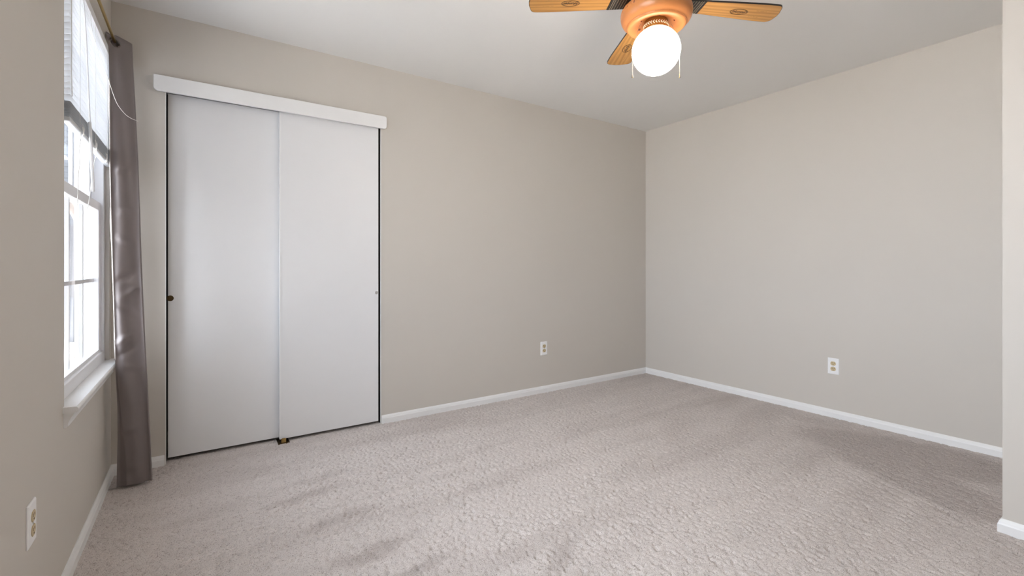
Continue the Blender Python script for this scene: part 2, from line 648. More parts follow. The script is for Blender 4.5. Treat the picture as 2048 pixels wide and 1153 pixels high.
def baseboard(name, p0, p1, nrm, label, ends=(0, 0)):
    """p0->p1 along the wall, nrm points into the room; ends: mitre amounts"""
    d = (Vector(p1) - Vector(p0)).normalized()
    rings = []
    for p, e, sg in ((p0, ends[0], 1), (p1, ends[1], -1)):
        rings.append([Vector((p[0] + nrm[0] * a + d.x * e * a * sg, p[1] + nrm[1] * a + d.y * e * a * sg, b)) for a, b in base_profile()])
    mb = MB()
    b = mb.quadstrip(rings, close_u=True)
    n = len(rings[0])
    mb.cap([b + i for i in range(n)])
    mb.cap([b + n + i for i in range(n)])
    return tag(mb.build(name, 'trim'), label, 'baseboard', kind='structure')


baseboard('baseboard_left', (XL, YR), (XL, YB), (1, 0), 'white baseboard below the window wall', (0, 1))
baseboard('baseboard_corner', (XL, YB), (CX0 - 0.004, YB), (0, -1), 'short white baseboard piece between curtain and closet door', (1, 0))
baseboard('baseboard_back', (CX1 + 0.004, YB), (XR, YB), (0, -1), 'white baseboard from the closet to the far room corner', (0, 1))
baseboard('baseboard_right', (XR, YB), (XR, YJ), (-1, 0), 'white baseboard along the right wall', (1, 1))
baseboard('baseboard_partition', (XJ, YJ), (XJ, YR), (-1, 0), 'white baseboard around the jutting wall corner at the right edge', (-1, 0))
baseboard('baseboard_return', (XR, YJ), (XJ, YJ), (0, 1), 'white baseboard on the hidden side of the jutting corner', (1, -1))

# ------------------------------------------------------------------ closet: valance, jambs, two sliding doors, guide
mb = MB()
vx0, vx1, vz0, vz1, r = -0.205, 1.054, 2.010, 2.0945, 0.020
poly = [(vx0, vz1), (vx0, vz0 + r)]
poly += [(vx0 + r - r * math.cos(a), vz0 + r - r * math.sin(a)) for a in np.linspace(0.2, PI / 2, 6)]
poly += [(vx1 - r + r * math.sin(a), vz0 + r - r * math.cos(a)) for a in np.linspace(0, PI / 2 - .2, 6)]
poly += [(vx1, vz0 + r), (vx1, vz1 - 0.012), (vx1 - 0.004, vz1 - 0.004), (vx1 - 0.012, vz1)]
mb.prism(poly, 3.085, 3.101, 'y')
val = mb.build('trim_1', 'trim', bevel=0.002)
tag(val, 'white rounded-end valance board above the closet doors', 'trim', kind='structure')
mb = MB()
mb.box(vx0 + 0.02, vx1 - 0.02, 3.1005, YB, 2.070, 2.088)
mb.build('mounting_rail', 'trim', val)
for k, (x0, x1) in enumerate(((CX0, CX0 + 0.0025), (CX1 - 0.0025, CX1))):
    mb = MB()
    mb.box(x0, x1, YB - 0.0015, YB + 0.007, 0.0, CZ)
    t_ = mb.build('trim_%d' % (k + 2), 'trim')
    mb = MB()  # near-black boards put the shadow of the door gap onto the jambs
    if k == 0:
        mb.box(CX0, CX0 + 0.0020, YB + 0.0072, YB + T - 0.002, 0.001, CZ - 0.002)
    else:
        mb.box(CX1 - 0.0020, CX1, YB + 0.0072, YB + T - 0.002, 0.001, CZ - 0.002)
    mb.build('jamb_shade', 'dark', t_)['label'] = 'dark strip standing in for shade on the inner jamb'
    tag(t_, ('thin white jamb edge left of the closet doors', 'thin white jamb edge right of the closet doors')[k], 'trim', kind='structure')
mb = MB()
mb.box(CX0 + 0.003, CX1 - 0.003, YB + 0.005, YB + 0.085, CZ - 0.012, CZ)
tag(mb.build('trim_4', 'steel'), 'metal sliding track hidden behind the valance', 'trim', kind='structure')


def sliding_door(name, x0, x1, y0, label, px, pz):
    d = empty(name, ((x0 + x1) / 2, y0, 0.014))
    tag(d, label, 'door', kind='structure')
    mb = MB()
    hw = (x1 - x0) / 2
    mb.box(-hw, hw, 0, 0.030, 0.004, CZ - 0.030)
    mb.build('door_panel', 'door', d, bevel=0.0015)
    q = empty('finger_pull', (px - (x0 + x1) / 2, 0, pz - 0.014))
    q.parent = d
    mb = MB()
    mb.lathe([(0.0155, 0.002), (0.0158, -0.0012), (0.0145, -0.0022), (0.0128, -0.0012), (0.0122, -0.0004)], 28, axis='y')
    a = mb.build('pull_cup', 'brass_dark', q, smooth=40)
    return d, q


dL, qL = sliding_door('door_1', -0.1478, 0.445, 3.172, 'left white flush sliding closet door with dark round pull', -0.137, 0.898)
dR, qR = sliding_door('door_2', 0.404, 1.0095, 3.130, 'right white flush sliding closet door in front with small pull near its right edge', 0.9965, 0.895)
# the pulls are one mesh each: hang the cup directly on the door
for d, q, mm, s in ((dL, qL, 'brass_dark', 1.0), (dR, qR, 'steel', 0.72)):
    cup = q.children[0]
    cup.name = 'finger_pull'
    cup.parent = d
    cup.location = q.location
    cup.scale = (s, 1, s)
    cup.data.materials[0] = M[mm]
    cup['label'] = {'brass_dark': 'dark brass round finger pull', 'steel': 'small grey round finger pull'}[mm]
    bpy.data.objects.remove(q)
# bright edge strip where the right door overlaps the left one
mb = MB()
mb.box(-0.3027 - 0.0022, -0.3027 + 0.0045, -0.0012, 0.0315, 0.004, CZ - 0.030)
mb.build('edge_strip', 'trim', dR)

g = empty('floor_guide', (0.420, 3.120, 0))
tag(g, 'small brass floor guide under the overlap of the closet doors', 'door guide')
mb = MB()
mb.box(-0.030, 0.034, -0.022, 0.075, -0.004, 0.0025)
mb.build('guide_base', 'brass_dark', g, bevel=0.001)
mb = MB()
mb.prism([(-0.012, 0.0), (0.014, 0.0), (0.014, 0.024), (0.010, 0.029), (-0.008, 0.029), (-0.012, 0.024)], -0.016, -0.011, 'y')
mb.build('guide_tab', 'brass', g, bevel=0.001)

# ------------------------------------------------------------------ window in the left wall
win = empty('window_1', (XL, (WY0 + WY1) / 2, WZ0))
tag(win, 'white vinyl double-hung window in the left wall', 'window', kind='structure')


def wpart(mb, name, m, parent=win, **k):
    o = mb.build(name, m, None, **k)
    o.parent = parent
    o.matrix_parent_inverse = Matrix.Translation(win.location).inverted() if parent is win else parent_inv(parent)
    return o


def parent_inv(p):
    bpy.context.view_layer.update()
    return p.matrix_world.inverted()


def ring(mb, x0, x1, y0, y1, z0, z1, wy, wzb, wzt):
    """rectangular frame, mitred as one watertight solid"""
    b = len(mb.v)
    for x in (x0, x1):
        mb.v += [(x, y0, z0), (x, y1, z0), (x, y1, z1), (x, y0, z1),
                 (x, y0 + wy, z0 + wzb), (x, y1 - wy, z0 + wzb), (x, y1 - wy, z1 - wzt), (x, y0 + wy, z1 - wzt)]
    for k in range(4):
        j = (k + 1) % 4
        for q in ((k, j, 4 + j, 4 + k), (8 + k, 12 + k, 12 + j, 8 + j), (k, 8 + k, 8 + j, j), (4 + k, 4 + j, 12 + j, 12 + k)):
            mb.f.append(tuple(b + i for i in q))
            mb.m.append(0)


mb = MB()
ring(mb, -0.475, -0.397, WY0, WY1, WZ0 + 0.003, WZ1, 0.031, 0.052, 0.035)
wpart(mb, 'window_frame', 'vinyl', bevel=0.003)
ly0, ly1 = WY0 + 0.031, WY1 - 0.031


def sash(name, xf, xb, z0, z1, wb, wt, ncol=3, wy=0.050):
    mb = MB()
    ring(mb, xb, xf, ly0, ly1, z0, z1, wy, wb, wt)
    s = wpart(mb, name, 'vinyl', bevel=0.003)
    xg = (xf + xb) / 2
    mb = MB()
    mb.box(xg - 0.003, xg + 0.003, ly0 + wy - 0.004, ly1 - wy + 0.004, z0 + wb - 0.004, z1 - wt + 0.004)
    wpart(mb, 'window_pane', 'glass', s)
    mb = MB()
    a0, a1, b0, b1 = ly0 + wy, ly1 - wy, z0 + wb, z1 - wt
    zc = (b0 + b1) / 2
    vs = [a0 + (a1 - a0) * k / ncol for k in range(1, ncol)]
    yy = [a0]
    for v in vs:
        yy += [v - 0.008, v + 0.008]
    yy += [a1]
    zz = [b0, zc - 0.008, zc + 0.008, b1]
    g_ = solid([xg - 0.0165, xg - 0.0035], yy, zz, lambda x, y, z: not (abs(z - zc) < 0.008 or any(abs(y - v) < 0.008 for v in vs)))
    wpart(g_, 'muntin_grid', 'vinyl', s)
    return s


sash('lower_sash', -0.408, -0.436, 0.652, 1.387, 0.018, 0.042)
sash('upper_sash', -0.442, -0.468, 1.352, 2.105, 0.036, 0.030)
# stool and apron
mb = MB()
nose = [(-0.3905, 0.582), (-0.346, 0.582), (-0.3415, 0.586), (-0.340, 0.5915), (-0.3415, 0.597), (-0.346, 0.601), (-0.3905, 0.603)]
mb.prism(nose, 2.112, 3.108, 'y')
st = wpart(mb, 'window_sill', 'trim', smooth=35)
mb = MB()
mb.box(-0.4745, -0.390, WY0, WY1, 0.585, 0.6028)
wpart(mb, 'sill_board', 'trim')
mb = MB()
ap = [(-0.380, 0.582), (-0.352, 0.582), (-0.353, 0.576), (-0.362, 0.562), (-0.368, 0.547), (-0.3695, 0.540), (-0.3685, 0.534), (-0.372, 0.530), (-0.380, 0.530)]
mb.prism(ap, 2.125, 3.108, 'y')
wpart(mb, 'sill_apron', 'trim', smooth=50)

# ------------------------------------------------------------------ mini blind, half raised
bl = empty('window_blind', (-0.378, 2.60, 2.137))
tag(bl, 'white mini blind half raised in the window, its slats bunched at the bottom', 'blind')
bl_inv = Matrix.Translation(bl.location).inverted()


def bpart(mb, name, m, parent=bl, **k):
    o = mb.build(name, m, None, **k)
    o.parent = parent
    o.matrix_parent_inverse = bl_inv
    return o


BY0, BY1 = 2.150, 3.046
mb = MB()
mb.box(-0.393, -0.3665, BY0 - 0.004, BY1 + 0.004, 2.100, 2.136)
bpart(mb, 'headrail', 'vinyl', bevel=0.002)


def slat(mb, zc, tilt, y0, y1, wob=0.0, w=0.0123, sag=0.0):
    rows = []
    for j, t in enumerate(np.linspace(0, 1, 13)):
        y = y0 + (y1 - y0) * t
        dz = wob * math.sin(t * 9 + zc * 900) - sag * math.sin(t * PI)
        sec = []
        for s in (-1, -0.5, 0, 0.5, 1):
            x = s * w
            zz = (1 - s * s) * 0.0016
            sec.append((x * math.cos(tilt) - zz * math.sin(tilt), x * math.sin(tilt) + zz * math.cos(tilt)))
        top = [(-0.3795 + a, y, zc + dz + b + 0.00025) for a, b in sec]
        bot = [(-0.3795 + a, y, zc + dz + b - 0.00025) for a, b in reversed(sec)]
        rows.append(top + bot)
    b = mb.quadstrip(rows, close_u=True)
    n = len(rows[0])
    mb.cap([b + i for i in range(n)], 0, True)
    mb.cap([b + 12 * n + i for i in range(n)])


mb = MB()
z = 2.088
k = 0
while z > 1.652:
    slat(mb, z, 0.42 + 0.05 * math.sin(k * 1.7), BY0, BY1, 0.0006)
    z -= 0.0205
    k += 1
bpart(mb, 'slats', 'slat', smooth=60)
mb = MB()
for k in range(20):
    slat(mb, 1.588 + 0.0026 * k, 0.10 * math.sin(k * 2.1), BY0 + 0.004 * random.random(), BY1 - 0.004 * random.random(), 0.0008, sag=0.0)
bpart(mb, 'slat_stack', 'slat_shaded', smooth=60)
mb = MB()
mb.box(-0.3915, -0.3675, BY0, BY1, 1.571, 1.586)
rail = bpart(mb, 'bottom_rail', 'slat_shaded', bevel=0.004)
for yy in (BY0 - 0.002, BY1 + 0.002):
    mb = MB()
    mb.lathe([(0.0125, -0.002), (0.0125, 0.002)], 20, -0.3795, yy, 1.577, 'y')
    bpart(mb, 'end_cap', 'vinyl', rail)
for yy in (2.30, 2.60, 2.90):
    for xx in (-0.3665, -0.3925):
        mb = MB()
        mb.tube([(xx, yy, 2.10), (xx, yy + 0.002, 1.9), (xx, yy, 1.575)], 0.0007, 6)
        bpart(mb, 'ladder_cord', 'cord')
# slack of the ladder cords knotted over the bottom rail
for yy in (2.34, 2.60, 2.86, 3.00):
    pts = []
    for t in np.linspace(0, 1, 26):
        a = t * 2 * PI * 2.2
        pts.append((-0.364 + 0.003 * math.sin(a * 1.3 + yy), yy + 0.016 * math.cos(a) * (1 - .4 * t), 1.590 + 0.018 * math.sin(a) - 0.014 * t))
    mb = MB()
    mb.tube(pts, 0.0010, 6)
    bpart(mb, 'cord_loop', 'cord')
# tilt wand, lift cord, and the loose cord looped over to the curtain
mb = MB()
mb.tube([(-0.366, 2.350, 2.10), (-0.360, 2.365, 1.95), (-0.355, 2.41, 1.62)], 0.0022, 8)
mb.tube([(-0.356, 2.408, 1.635), (-0.353, 2.425, 1.50), (-0.3505, 2.44, 1.37)], 0.0050, 6)
bpart(mb, 'tilt_wand', 'vinyl', smooth=50)
for y0, z0, y1, z1 in ((2.30, 1.57, 2.245, 1.29), (2.62, 1.57, 2.43, 1.30)):
    pts = [(-0.3655 + 0.001 * math.sin(t * 17), y0 + (y1 - y0) * t + 0.004 * math.sin(t * 21), z0 + (z1 - z0) * t) for t in np.linspace(0, 1, 24)]
    mb = MB()
    mb.tube(pts, 0.0012, 6)
    bpart(mb, 'pull_cord', 'cord')
mb = MB()
mb.tube([(-0.366, 2.160, 2.10), (-0.3655, 2.158, 1.95), (-0.366, 2.163, 1.85), (-0.3655, 2.156, 1.75), (-0.366, 2.17, 1.66)], 0.0012, 6)
bpart(mb, 'pull_cord', 'cord')
cpts = [(-0.3655, 2.49, 2.10), (-0.361, 2.495, 2.02), (-0.362, 2.66, 1.995), (-0.361, 2.84, 1.966), (-0.358, 2.915, 1.945), (-0.346, 2.912, 1.900), (-0.329, 2.915, 1.853),
        (-0.303, 2.925, 1.817), (-0.281, 2.935, 1.803), (-0.266, 2.945, 1.800), (-0.258, 2.965, 1.802), (-0.262, 2.990, 1.806)]
sm = []
for i in range(len(cpts) - 1):
    p0, p1, p2, p3 = (Vector(cpts[max(0, min(len(cpts) - 1, q))]) for q in (i - 1, i, i + 1, i + 2))
    for t in (0, .25, .5, .75):
        sm.append(0.5 * ((2 * p1) + (p2 - p0) * t + (2 * p0 - 5 * p1 + 4 * p2 - p3) * t * t + (3 * p1 - p0 - 3 * p2 + p3) * t ** 3))
mb = MB()
mb.tube(sm, 0.0011, 6)
bpart(mb, 'lift_cord', 'cord')

# ------------------------------------------------------------------ curtain rod and curtain
RODX, RODZ = -0.3505, 2.184
rod = empty('curtain_rod', (RODX, 2.50, RODZ))
tag(rod, 'thin gold curtain rod above the window', 'curtain rod')
mb = MB()
mb.lathe([(0.0062, -0.62), (0.0062, 0.575)], 16, axis='y')
mb.build('rod', 'gold_rod', rod, smooth=40)
for yy in (-0.60, 0.555):
    mb = MB()
    mb.prism([(XL - RODX, -0.03), (XL - RODX + 0.003, -0.03), (XL - RODX + 0.003, -0.009), (0.008, -0.009), (0.008, 0.0), (XL - RODX + 0.003, 0.004), (XL - RODX + 0.003, 0.02), (XL - RODX, 0.02)],
             yy - 0.008, yy + 0.008, 'y')
    mb.build('bracket', 'gold_rod', rod)
for yy, s in ((-0.62, -1), (0.575, 1)):
    mb = MB()
    mb.lathe([(0.004, 0), (0.010, s * 0.004), (0.012, s * 0.012), (0.008, s * 0.021), (0.002, s * 0.024)], 16, 0, yy, 0, 'y')
    mb.build('finial', 'gold_rod', rod, smooth=50)

EDGE_L = [(2.205, -0.376), (2.15, -0.368), (2.1, -0.364), (1.9, -0.362), (1.6, -0.360), (1.35, -0.3555), (1.1, -0.349), (0.9, -0.344), (0.75, -0.3405), (0.65, -0.3385), (0.55, -0.336), (0.4, -0.330), (0.25, -0.329), (0.12, -0.331), (0.012, -0.332)]
EDGE_R = [(2.205, -0.290), (2.15, -0.288), (2.1, -0.286), (1.9, -0.275), (1.6, -0.261), (1.35, -0.253), (1.1, -0.246), (0.9, -0.238), (0.75, -0.232), (0.65, -0.228), (0.55, -0.223), (0.4, -0.217), (0.25, -0.21), (0.12, -0.205), (0.012, -0.2)]


def lut(T_, z):
    return float(np.interp(z, [a for a, _ in reversed(T_)], [b for _, b in reversed(T_)]))


def fold_depth(s, z):
    """soft folds in the hanging cloth, metres towards the viewer"""
    d = 0.014 * math.sin(s * 5.6 - 0.9 + 0.9 * math.sin(z * 2.1)) * (0.45 + 0.55 * math.sin(z * 1.3 + 0.5) ** 2)
    d += 0.0045 * math.sin(s * 11 + z * 3.1) * math.sin(z * 4.3 + 1.0)
    # the leading edge turns towards the window in the lower part
    lo_ = max(0.0, min(1.0, (0.62 - z) / 0.15))
    sk_ = 0.16 + 0.10 * math.sin(z * 7 + 1.0) + 0.10 * max(0, 0.25 - z)
    d -= 0.028 * lo_ * max(0.0, 1 - s / sk_)
    for zc, sc, a, sl in ((1.335, 0.55, 0.007, 0.03), (1.36, 0.65, -0.004, 0.02), (1.02, 0.40, -0.010, 0.35), (0.95, 0.62, 0.009, 0.45), (0.86, 0.45, -0.007, -0.5), (0.72, 0.28, 0.010, 0.45), (0.66, 0.38, -0.008, 0.4), (0.58, 0.55, 0.006, -0.25), (0.28, 0.3, 0.006, 0.2), (0.10, 0.5, 0.004, 0.1), (1.20, 0.45, 0.007, -0.3), (1.55, 0.4, 0.005, 0.5)):
        q = (z - zc - sl * (s - sc) * 0.14) / 0.018
        d += 1.5 * a * math.exp(-q * q) * math.exp(-((s - sc) / 0.33) ** 2)
    return d


NZ, NS = 320, 64
GRY, GRX, GRZ, GRR = 2.965, -0.3440, 2.168, 0.0190
rows = []
for i in range(NZ + 1):
    z = 2.205 - (2.205 - 0.012) * i / NZ
    xl, xr = lut(EDGE_L, z), lut(EDGE_R, z)
    f = (2.2 - z) / 2.2
    yl, yr = 2.935 + (2.893 - 2.935) * f, 3.022 + (2.90 - 3.022) * min(1, f * 1.6 if f < .3 else .48 + (f - .3) * .743)
    zt = max(0.0, 1 - (2.205 - z) / 0.05)          # the heading stands stiffer
    row = []
    # hem turned back along the wall side
    for a, b in ((0.004, 0.036), (0.001, 0.018), (0.0, 0.006)):
        row.append((xl + a, yl + b + 0.004 * math.sin(z * 6), z))
    for j in range(NS + 1):
        s = j / NS
        y = yl + (yr - yl) * s - fold_depth(s, z) * (1 - 0.6 * zt) * math.sin(PI * min(1, s * 1.0 + 0.02)) ** 0.5 - 0.004 * math.exp(-(s / 0.06) ** 2)
        dz = 0.004 * math.sin(s * PI) * zt
        if zt > 0:
            dz -= 0.006 * math.exp(-((s - 0.22) / 0.13) ** 2) * zt
        if i > NZ - 3:
            dz += 0.0
        row.append((xl + (xr - xl) * s, y, z + dz))
    # round the leading edge and run back behind
    for a, b in ((0.003, 0.006), (0.001, 0.014), (-0.010, 0.022), (-0.035, 0.028)):
        row.append((xr + a * 1.0, yr + b, z))
    row.append((xl + 0.030, yl + 0.060, z))
    row.append((xl + 0.008, yl + 0.046, z))
    rows.append(row)
mb = MB()
nrow = len(rows[0])
base = 0
mb.v = [p for r_ in rows for p in r_]
for i in range(NZ):
    for j in range(nrow - 1):
        cx = (rows[i][j][0] + rows[i + 1][j + 1][0]) / 2
        cz = (rows[i][j][2] + rows[i + 1][j + 1][2]) / 2
        if 3 <= j < NS + 3 and math.hypot((cx - GRX) * 1.15, cz - GRZ) < GRR:
            continue
        mb.f.append((i * nrow + j, i * nrow + j + 1, (i + 1) * nrow + j + 1, (i + 1) * nrow + j))
        mb.m.append(0)
cur = empty('curtain', (-0.30, 2.95, 0.012))
tag(cur, 'taupe satin grommet curtain panel hanging beside the window, reaching the carpet', 'curtain')
cinv = Matrix.Translation(cur.location).inverted()
cl = mb.build('curtain_panel', 'curtain', None, smooth=60)
cl.parent = cur
cl.matrix_parent_inverse = cinv
sd = cl.modifiers.new('cloth_thickness', 'SOLIDIFY')
sd.thickness = 0.0012
sd.offset = 0
# pale lining edge showing along the window side
mb = MB()
lrows = []
for z in np.linspace(1.98, 0.625, 90):
    xl, f = lut(EDGE_L, z), (2.2 - z) / 2.2
    yl = 2.935 + (2.893 - 2.935) * f
    wv_ = 0.003 * math.sin(z * 9) + 0.002 * math.sin(z * 23)
    prof_ = [(xl - 0.0055 + wv_ * .6, yl + 0.026), (xl - 0.0036 + wv_ * .4, yl + 0.014), (xl - 0.0022, yl + 0.001), (xl - 0.0012, yl - 0.0032), (xl + 0.0012, yl - 0.0048), (xl + 0.0026, yl - 0.0042)]
    lrows.append([(a, b, z) for a, b in prof_])
mb.quadstrip(lrows)
ln = mb.build('curtain_lining', 'lining', None, smooth=60)
ln.parent = cur
ln.matrix_parent_inverse = cinv
ln['label'] = 'pale lining edge of the curtain'
sd = ln.modifiers.new('cloth_thickness', 'SOLIDIFY')
sd.thickness = 0.001
sd.offset = 0
# grommet ring tilted like the cloth around it
mb = MB()
rings = []
for k in range(36):
    a = 2 * PI * k / 36
    ring_ = []
    for q in range(10):
        b = 2 * PI * q / 10
        rr = 0.0208 + 0.0034 * math.cos(b)
        x = rr * math.cos(a) / 1.12
        ring_.append((x, 0.0020 * math.sin(b) + 0.87 * x, rr * math.sin(a)))
    rings.append(ring_)
mb.quadstrip(rings, close_u=True, close_v=True)
gr = mb.build('grommet', 'grommet', None, smooth=60)
gr.parent = cur
gr.matrix_parent_inverse = cinv
gr.location = (GRX, GRY - 0.004, GRZ)
gr['label'] = 'grey metal grommet ring'

# ------------------------------------------------------------------ outlets
def outlet(loc, rz, label):
    """faces local -y"""
    e = empty('outlet', loc, rz)
    tag(e, label, 'outlet', 'duplex wall outlets')
    mb = MB()
    hw, hh = 0.0355, 0.0572
    prof = [(hw, hh, 0.0), (hw, hh, -0.0025), (hw - 0.003, hh - 0.003, -0.0052), (hw - 0.006, hh - 0.006, -0.0058)]
    b = len(mb.v)
    rg = [[(-a, y, -c), (a, y, -c), (a, y, c), (-a, y, c)] for a, c, y in prof]
    bb = mb.quadstrip(rg, close_u=True)
    mb.cap([bb + i for i in range(4)])
    mb.cap([bb + 12 + i for i in range(4)])
    mb.build('cover_plate', 'plate', e)
    for s in (-1, 1):
        zc = s * 0.0192
        mb = MB()
        pts = []
        for k in range(40):
            a = 2 * PI * k / 40
            pts.append((0.0170 * math.cos(a), zc + max(-0.0140, min(0.0140, 0.0170 * math.sin(a)))))
        mb.prism(pts, -0.0076, -0.0050, 'y')
        rc = mb.build('receptacle', 'ivory', e)
        for sx, hgt in ((-0.0064, 0.0085), (0.0064, 0.0068)):
            mb = MB()
            mb.box(sx - 0.0013, sx + 0.0013, -0.0079, -0.0070, zc + 0.0035 - hgt / 2, zc + 0.0035 + hgt / 2)
            mb.build('blade_slot', 'slot', rc)
        mb = MB()
        mb.lathe([(0.0026, -0.0079), (0.0026, -0.0070)], 14, 0, 0, zc - 0.0078, 'y')
        mb.build('ground_hole', 'slot', rc)
    mb = MB()
    mb.lathe([(0.0034, -0.0056), (0.0032, -0.0068), (0.0016, -0.0072)], 16, 0, 0, 0, 'y')
    mb.build('screw', 'steel', e)
    return e


outlet((2.4335, YB - 0.0003, 0.375), 0.0, 'white duplex outlet on the back wall between closet and room corner')
outlet((XR - 0.0003, 1.449, 0.364), -PI / 2, 'white duplex outlet low on the right wall')
outlet((XL + 0.0003, 1.757, 0.381), PI / 2, 'white duplex outlet low on the left wall, seen edge-on below the window')

# ------------------------------------------------------------------ ceiling fan
HX, HY = 1.559, 1.249
fan = empty('ceiling_fan', (HX, HY, HT))
tag(fan, 'copper-coloured ceiling fan with oak blades and a lit white globe', 'ceiling fan')
Z0 = -HT
N = 144


def slot_prof():
    #      r      z
    return [(0.046, 2.084), (0.060, 2.081), (0.075, 2.072), (0.090, 2.064), (0.104, 2.060), (0.112, 2.0605), (0.1165, 2.0635), (0.1180, 2.0675), (0.1195, 2.0700), (0.1255, 2.0745),
            (0.134, 2.083), (0.1400, 2.094), (0.1425, 2.106), (0.1425, 2.114), (0.1420, 2.1155), (0.1405, 2.124), (0.1365, 2.133), (0.1350, 2.135), (0.128, 2.142), (0.110, 2.150), (0.096, 2.156)]


prof = slot_prof()
mb = MB()
rings = []
for i, (r_, z_) in enumerate(prof):
    rg = []
    for k in range(N):
        a = 2 * PI * k / N
        rr = r_
        if 14 <= i <= 16:
            rr = r_ - 0.004 if k % 6 in (0, 1) else r_ + 0.0012
        if 4 <= i <= 7:
            pass
        rg.append((rr * math.cos(a), rr * math.sin(a), z_ + Z0))
    rings.append(rg)
bb = mb.quadstrip(rings, close_u=True, mi=lambda i, j: 1 if (14 <= i <= 15 and j % 6 == 0) else 0)
mb.cap([bb + i for i in range(N)], 0, True)
mb.cap([bb + (len(prof) - 1) * N + i for i in range(N)])
hs = mb.build('motor_housing', ['copper', 'copper_dark'], fan, smooth=38)
# beaded seam of the lower ring
mb = MB()
for k in range(0, 120):
    a = 2 * PI * k / 120
    rr, zz = 0.1192, 2.0685 + Z0
    c, s = math.cos(a), math.sin(a)
    b = len(mb.v)
    mb.lathe([(0.0004, -0.0014), (0.0013, -0.0007), (0.0013, 0.0007), (0.0004, 0.0014)], 6, rr * c, rr * s, zz)
o = mb.build('beaded_seam', 'copper', hs, smooth=60)
mb = MB()
mb.lathe([(0.098, 2.154 + Z0), (0.104, 2.17 + Z0), (0.104, 2.19 + Z0), (0.112, 2.22 + Z0), (0.118, 2.26 + Z0), (0.118, 2.33 + Z0), (0.108, 2.37 + Z0), (0.096, 2.41 + Z0), (0.096, 0.0)], 64)
mb.build('ceiling_mount', 'copper', fan, smooth=35)
# small plate screws and a reset button on the underside
for a, s in ((0.9, 0.004), (1.9, 0.005), (2.9, 0.003), (4.0, 0.0035), (5.2, 0.003)):
    mb = MB()
    zz = 2.0745 + Z0
    mb.lathe([(s, zz + 0.004), (s, zz - 0.003), (s * .5, zz - 0.005)], 12, 0.072 * math.cos(a), 0.072 * math.sin(a), 0)
    mb.build('screw', 'copper_dark', fan)
# light fitter collar with raised leaf pattern
mb = MB()
mb.lathe([(0.046, 2.084 + Z0), (0.0485, 2.070 + Z0), (0.0495, 2.062 + Z0), (0.0485, 2.048 + Z0), (0.044, 2.044 + Z0)], 64)
fit = mb.build('light_fitter', 'brass', fan, smooth=40)
mb = MB()
nl = 30
for k in range(nl):
    a0 = 2 * PI * k / nl
    for sgn in (-1, 1):
        pts = []
        for (da, dz) in ((0.0, 0.0), (0.10, 0.0055), (0.17, 0.0055), (0.07, 0.0)):
            a = a0 + da
            pts.append((a, 2.062 + Z0 + sgn * dz))
        b = len(mb.v)
        for rr in (0.0488, 0.0512):
            mb.v += [(rr * math.cos(a), rr * math.sin(a), z_) for a, z_ in pts]
        for q in ((0, 1, 2, 3), (7, 6, 5, 4), (0, 4, 5, 1), (1, 5, 6, 2), (2, 6, 7, 3), (3, 7, 4, 0)):
            mb.f.append(tuple(b + i for i in q))
            mb.m.append(0)
mb.build('leaf_band', 'cream', fit)
# globe
GZ, GR = 1.9634, 0.0965
mb = MB()
pr_ = [(0.040, 2.060 + Z0)]
a0 = math.asin(0.043 / GR)
for a in np.linspace(a0, PI - 0.02, 40):
    pr_.append((GR * math.sin(a), GZ + GR * math.cos(a) + Z0))
mb.lathe(pr_, 64)
globe = mb.build('lamp_globe', 'globe', fan, smooth=60)
globe['label'] = 'lit white glass globe'
# pull chains draped over the globe, one on each side
RX, RY = math.cos(YAW), -math.sin(YAW)
for s in (-1, 1):
    lat = [(0.064, 2.0735), (0.068, 2.066), (0.076, 2.045), (0.0845, 2.018), (0.0925, 1.99), (0.0968, 1.9634), (0.0973, 1.93), (0.0973, 1.885), (0.0973, 1.868)]
    pts = []
    for (a, za), (b, zb) in zip(lat, lat[1:]):
        nseg = max(2, int(math.hypot(a - b, za - zb) / 0.0012))
        for q in range(nseg):
            t = q / nseg
            pts.append((s * RX * (a + (b - a) * t), s * RY * (a + (b - a) * t), za + (zb - za) * t + Z0))
    mb = MB()
    mb.tube(pts, [0.0009 if q % 2 else 0.0004 for q in range(len(pts))], 6)
    ch = mb.build('pull_chain', 'chain', fan)
    mb = MB()
    mb.lathe([(0.0006, 1.869 + Z0), (0.0016, 1.866 + Z0), (0.0018, 1.859 + Z0), (0.0028, 1.854 + Z0), (0.0026, 1.8525 + Z0)], 12, s * RX * 0.0973, s * RY * 0.0973, 0)
    mb.build('chain_pendant', 'brass_dark', ch, smooth=40)

# blades: outline in (r along the blade, s across), underside at -thickness/2
BR, BT = 0.195, 0.500
ZB = 2.153
TH = 0.006


def blade_z(r_, s_):
    return -0.047 * (r_ - 0.2) + 0.0 * s_ + (ZB - HT)


def halfw(r_):
    t = min(1, max(0, (r_ - 0.12) / 0.33))
    return 0.038 + 0.024 * (t ** 0.8)


def outline(rs):
    up, lo = [], []
    for r_ in rs:
        w_ = halfw(r_)
        up.append((r_, w_))
        lo.append((r_, -w_))
    return up, lo


def arc(cx, cy, r_, a0_, a1_, n_=7):
    return [(cx + r_ * math.cos(a), cy + r_ * math.sin(a)) for a in np.linspace(a0_, a1_, n_)]


wt = halfw(0.5)
tip = arc(0.500, wt - 0.026, 0.026, PI / 2, 0.12, 8) + [(0.529, 0.012), (0.526, -0.012)] + arc(0.492, -wt + 0.024, 0.024, -0.15, -PI / 2, 8)
rs_ = np.linspace(BR, 0.46, 12)
up, lo = outline(rs_)
up.append((0.470, halfw(0.47)))
poly = [p for p in up] + tip + [p for p in reversed(lo)]


